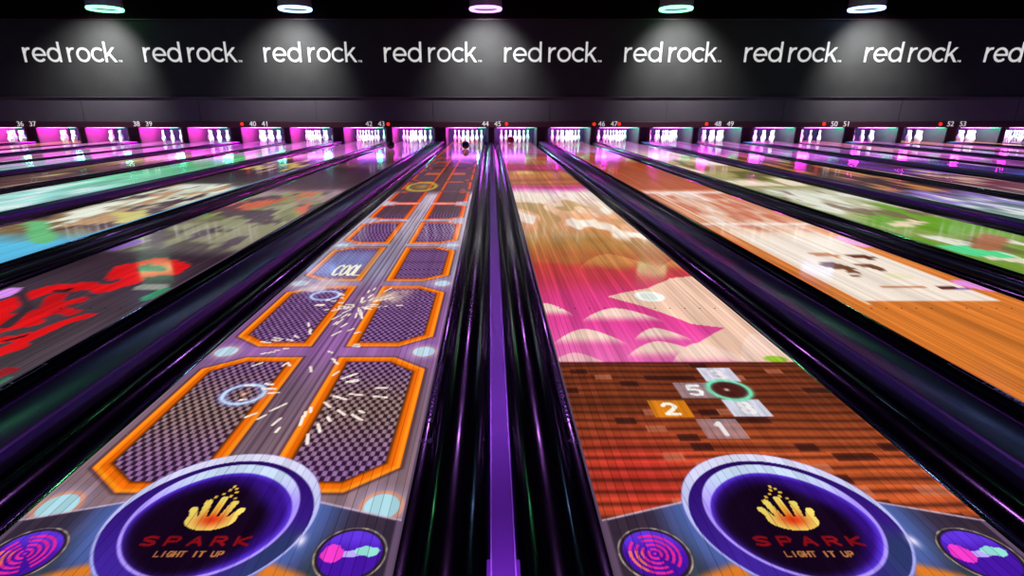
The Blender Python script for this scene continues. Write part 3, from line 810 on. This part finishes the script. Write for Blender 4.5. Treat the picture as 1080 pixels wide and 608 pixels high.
# ------------------------------------------------------------------ masking panel, number board
mk = thing('masking_panel', 'long charcoal masking panel above the row of pins', 'masking panel', (0, MASK_D, .72))
bm = bmesh.new(); bx(bm, -20.9, 20.9, -.02, .10, 0, .665)
obj('panel', bm, M['mask'], mk)
for k in range(-5, 6): box('panel_seam', (k*PAIR-1.66-.004, k*PAIR-1.66+.004, -.024, -.0205, .0, .665), M['dot'], mk)
for x0, x1 in ((-10.1, -9.2), (-8.9, -7.4), (10.0, 10.8)): box('light_strip', (x0, x1, -.05, -.02, .652, .668), M['chrome'], mk)
nb = thing('number_board', 'low dark red board carrying lit lane numbers over the pin decks', 'number board', (0, MASK_D, .555))
bm = bmesh.new(); bx(bm, -20.9, 20.9, -.06, .06, 0, .160); bmesh.ops.bevel(bm, geom=bm.edges[:], offset=.008, segments=1, affect='EDGES')
obj('board', bm, M['board'], nb)
S_ = 35.8
for n in range(35, 56):
    k = (n-44)//2; mid = .031+k*PAIR
    me = text_mesh(str(n), .20, .006); me.materials.append(M['number'])
    t = bpy.data.objects.new('lane_number', me); C.objects.link(t); t.parent = nb
    t.location = (mid+(-.18 if n % 2 == 0 else .18), -.068, .095); t.rotation_euler = (math.radians(90), 0, 0)
    t['label'] = 'white lit number %d' % n
for px_ in (411, 259, 625, 651, 742, 864, 985, 534):
    bm = bmesh.new(); lathe(bm, [(0, 0), (.05, 0), (.05, .02), (.035, .035), (0, .04)], 14)
    o = obj('indicator_light', bm, M['red_lamp'], nb); o.location = ((px_-517.3)/S_, -.06, .095); o.rotation_euler = (math.radians(90), 0, 0)
    o['label'] = 'small red lamp beside the numbers'

# ------------------------------------------------------------------ wall lettering
def arc(bm, cx, cz, ro, ri, a0, a1, y0, y1, n=28):
    pts = []
    for i in range(n+1):
        t = math.radians(a0+(a1-a0)*i/n); c_, s_ = math.cos(t), math.sin(t)
        pts.append([bm.verts.new((cx+r*c_, y, cz+r*s_)) for r, y in ((ro, y0), (ro, y1), (ri, y1), (ri, y0))])
    for a, b in zip(pts, pts[1:]):
        for i in range(4): bm.faces.new((a[i], a[(i+1) % 4], b[(i+1) % 4], b[i]))
    if abs(a1-a0) < 359: bm.faces.new(pts[0]); bm.faces.new(pts[-1][::-1])
def bar(bm, p0, p1, t, y0, y1, flat=False):
    (x0, z0), (x1, z1) = p0, p1
    dx, dz = x1-x0, z1-z0; L = math.hypot(dx, dz); nx, nz = -dz/L*t/2, dx/L*t/2
    if flat: nx, nz = t/2*1.15, 0
    q = [(x0+nx, z0+nz), (x1+nx, z1+nz), (x1-nx, z1-nz), (x0-nx, z0-nz)]
    a = [bm.verts.new((x, y0, z)) for x, z in q]; b = [bm.verts.new((x, y1, z)) for x, z in q]
    bm.faces.new(a); bm.faces.new(b[::-1])
    for i in range(4): bm.faces.new((a[i], b[i], b[(i+1) % 4], a[(i+1) % 4]))
XH, T, RO = .385, .060, .1925
def letter_bm(ch):
    bm = bmesh.new(); y0, y1 = -.014, 0
    if ch == 'r':
        bar(bm, (T/2, 0), (T/2, XH), T, y0, y1); arc(bm, T+.115, XH-.160, .160, .160-T, 78, 180, y0, y1, 12); w_ = .22
    elif ch == 'o': arc(bm, RO, RO, RO, RO-T, 0, 360, y0, y1); w_ = 2*RO
    elif ch == 'e': arc(bm, RO, RO, RO, RO-T, 0, 318, y0, y1); bar(bm, (T*.5, RO-.004), (2*RO-.002, RO-.004), T*.85, y0, y1); w_ = 2*RO
    elif ch == 'c': arc(bm, RO, RO, RO, RO-T, 42, 318, y0, y1); w_ = 2*RO-.04
    elif ch == 'd': arc(bm, RO, RO, RO, RO-T, 0, 360, y0, y1); bar(bm, (2*RO-T/2, 0), (2*RO-T/2, .53), T, y0, y1); w_ = 2*RO
    elif ch == 'k':
        bar(bm, (T/2, 0), (T/2, .53), T, y0, y1); bar(bm, (T*.9, .155), (.265, XH), T*1.1, y0, y1, True); bar(bm, (.13, .225), (.295, 0), T*1.1, y0, y1, True); w_ = .33
    return bm, w_
proto = {}
def sign(xc, label):
    root = thing('wall_sign', label, 'sign', (xc, MASK_D, 2.325), 'red rock wall signs')
    x = -1.33
    for ch in 'red rock':
        if ch == ' ': x += .16; continue
        if ch not in proto:
            bm, w_ = letter_bm(ch); o = obj('letter', bm, M['letter'], root); proto[ch] = (o, w_)
        else:
            o = proto[ch][0].copy(); C.objects.link(o); o.parent = root
        o.location = (x, -.001, 0); x += proto[ch][1]+.030
    bm = bmesh.new()
    bx(bm, x, x+.040, -.008, 0, .040, .050); bx(bm, x+.016, x+.024, -.008, 0, .0, .040)
    for q in (.055, .075, .095): bx(bm, x+q, x+q+.008, -.008, 0, 0, .04)
    bx(bm, x+.055, x+.103, -.008, 0, .040, .050)
    t = obj('trademark_mark', bm, M['letter'], root); t['label'] = 'tiny TM after the last letter'
    return root
for k, lab in zip(range(-4, 6), ('farthest left', 'leftmost whole sign, under the leftmost green lamp', 'second from the left, in the dark between two lamps', 'third from the left, under the blue lamp',
        'fourth from the left, over lane 43 and lane 44', 'fifth from the left, over lane 45 and lane 46', 'sixth from the left, under the right green lamp', 'seventh from the left, in the dark',
        'eighth from the left, under the right blue lamp', 'cut by the right edge of the picture')):
    if k == -4: continue
    xc_ = -1.66+(k+0)*PAIR+0.0
    sign(xc_, 'white red rock wall sign, ' + lab)

# ------------------------------------------------------------------ drum lamps
def drum(x, y, z, col, name, r=.40, power=100, spot=True):
    root = thing('drum_lamp', name, 'ceiling lamp', (x, y, z), 'drum lamps under the ceiling')
    bm = bmesh.new(); lathe(bm, [(r*.86, 0.02), (r*.98, 0), (r, .03), (r, .55), (r*.9, .58), (0, .58), ], 36)
    obj('drum', bm, M['can'], root, True)
    bm = bmesh.new(); lathe(bm, [(r*.80, .012), (r*.84, -.028), (r*.98, -.030), (r*1.02, .0), (r*1.0, .03), (r*.98, .012)], 36)
    e = mat('lit ring', (.1, .1, .1), .4, emit=col, strength=4.0)
    g = obj('light_ring', bm, e, root, True); g['label'] = 'glowing coloured rim'
    bm = bmesh.new(); lathe(bm, [(0, .05), (r*.84, .05), (r*.84, .06), (0, .06)], 24)
    obj('diffuser', bm, mat('diffuser', (.3, .3, .3), .5, emit=tuple(.6+.4*c_ for c_ in col), strength=.5), root)
    bm = bmesh.new(); lathe(bm, [(0, .58), (.02, .58), (.02, 4.57-z), (0, 4.57-z)], 10)
    obj('stem', bm, M['can'], root)
    return root
G_, B_, V_ = (.18, 1.0, .42), (.30, .50, 1.0), (.62, .22, 1.0)
LX = (-10.2, -5.17, -.13, 4.91, 9.95)
LN = ('leftmost green rimmed drum lamp above the wall signs', 'blue rimmed drum lamp, second from the left', 'violet rimmed drum lamp at the top centre', 'green rimmed drum lamp right of centre', 'rightmost blue rimmed drum lamp')
for x, c_, l_ in zip(LX, (G_, B_, V_, G_, B_), LN):
    drum(x, 16.2, 3.585, c_, l_, r=.43)
    s = lamp('wall_wash', 'SPOT', (x*1.015, 15.55, 3.42), 620, (1, 1, 1), spot_size=math.radians(98), spot_blend=1.0, shadow_soft_size=.12)
    d = Vector((x*1.06, 16.8, 2.25))-Vector(s.location); s.rotation_euler = d.to_track_quat('-Z', 'Y').to_euler()
# coloured stage lamps hung over the lanes, seen as streaks in the glossy gutters and capping
k = 0
for yy, zz in ((13.0, 4.3), (8.5, 4.3), (4.6, 4.3)):
    for x in (-16.6, -8.6, .16, 8.6, 16.6):
        c_ = (V_, B_, V_, G_, B_)[k % 5] if yy != 8.5 else (B_, G_, V_, B_, V_)[k % 5]; k += 1
        a = lamp('stage_light', 'AREA', (x, yy, zz), 30, c_, (0, 0, 0), shape='DISK', size=.35)
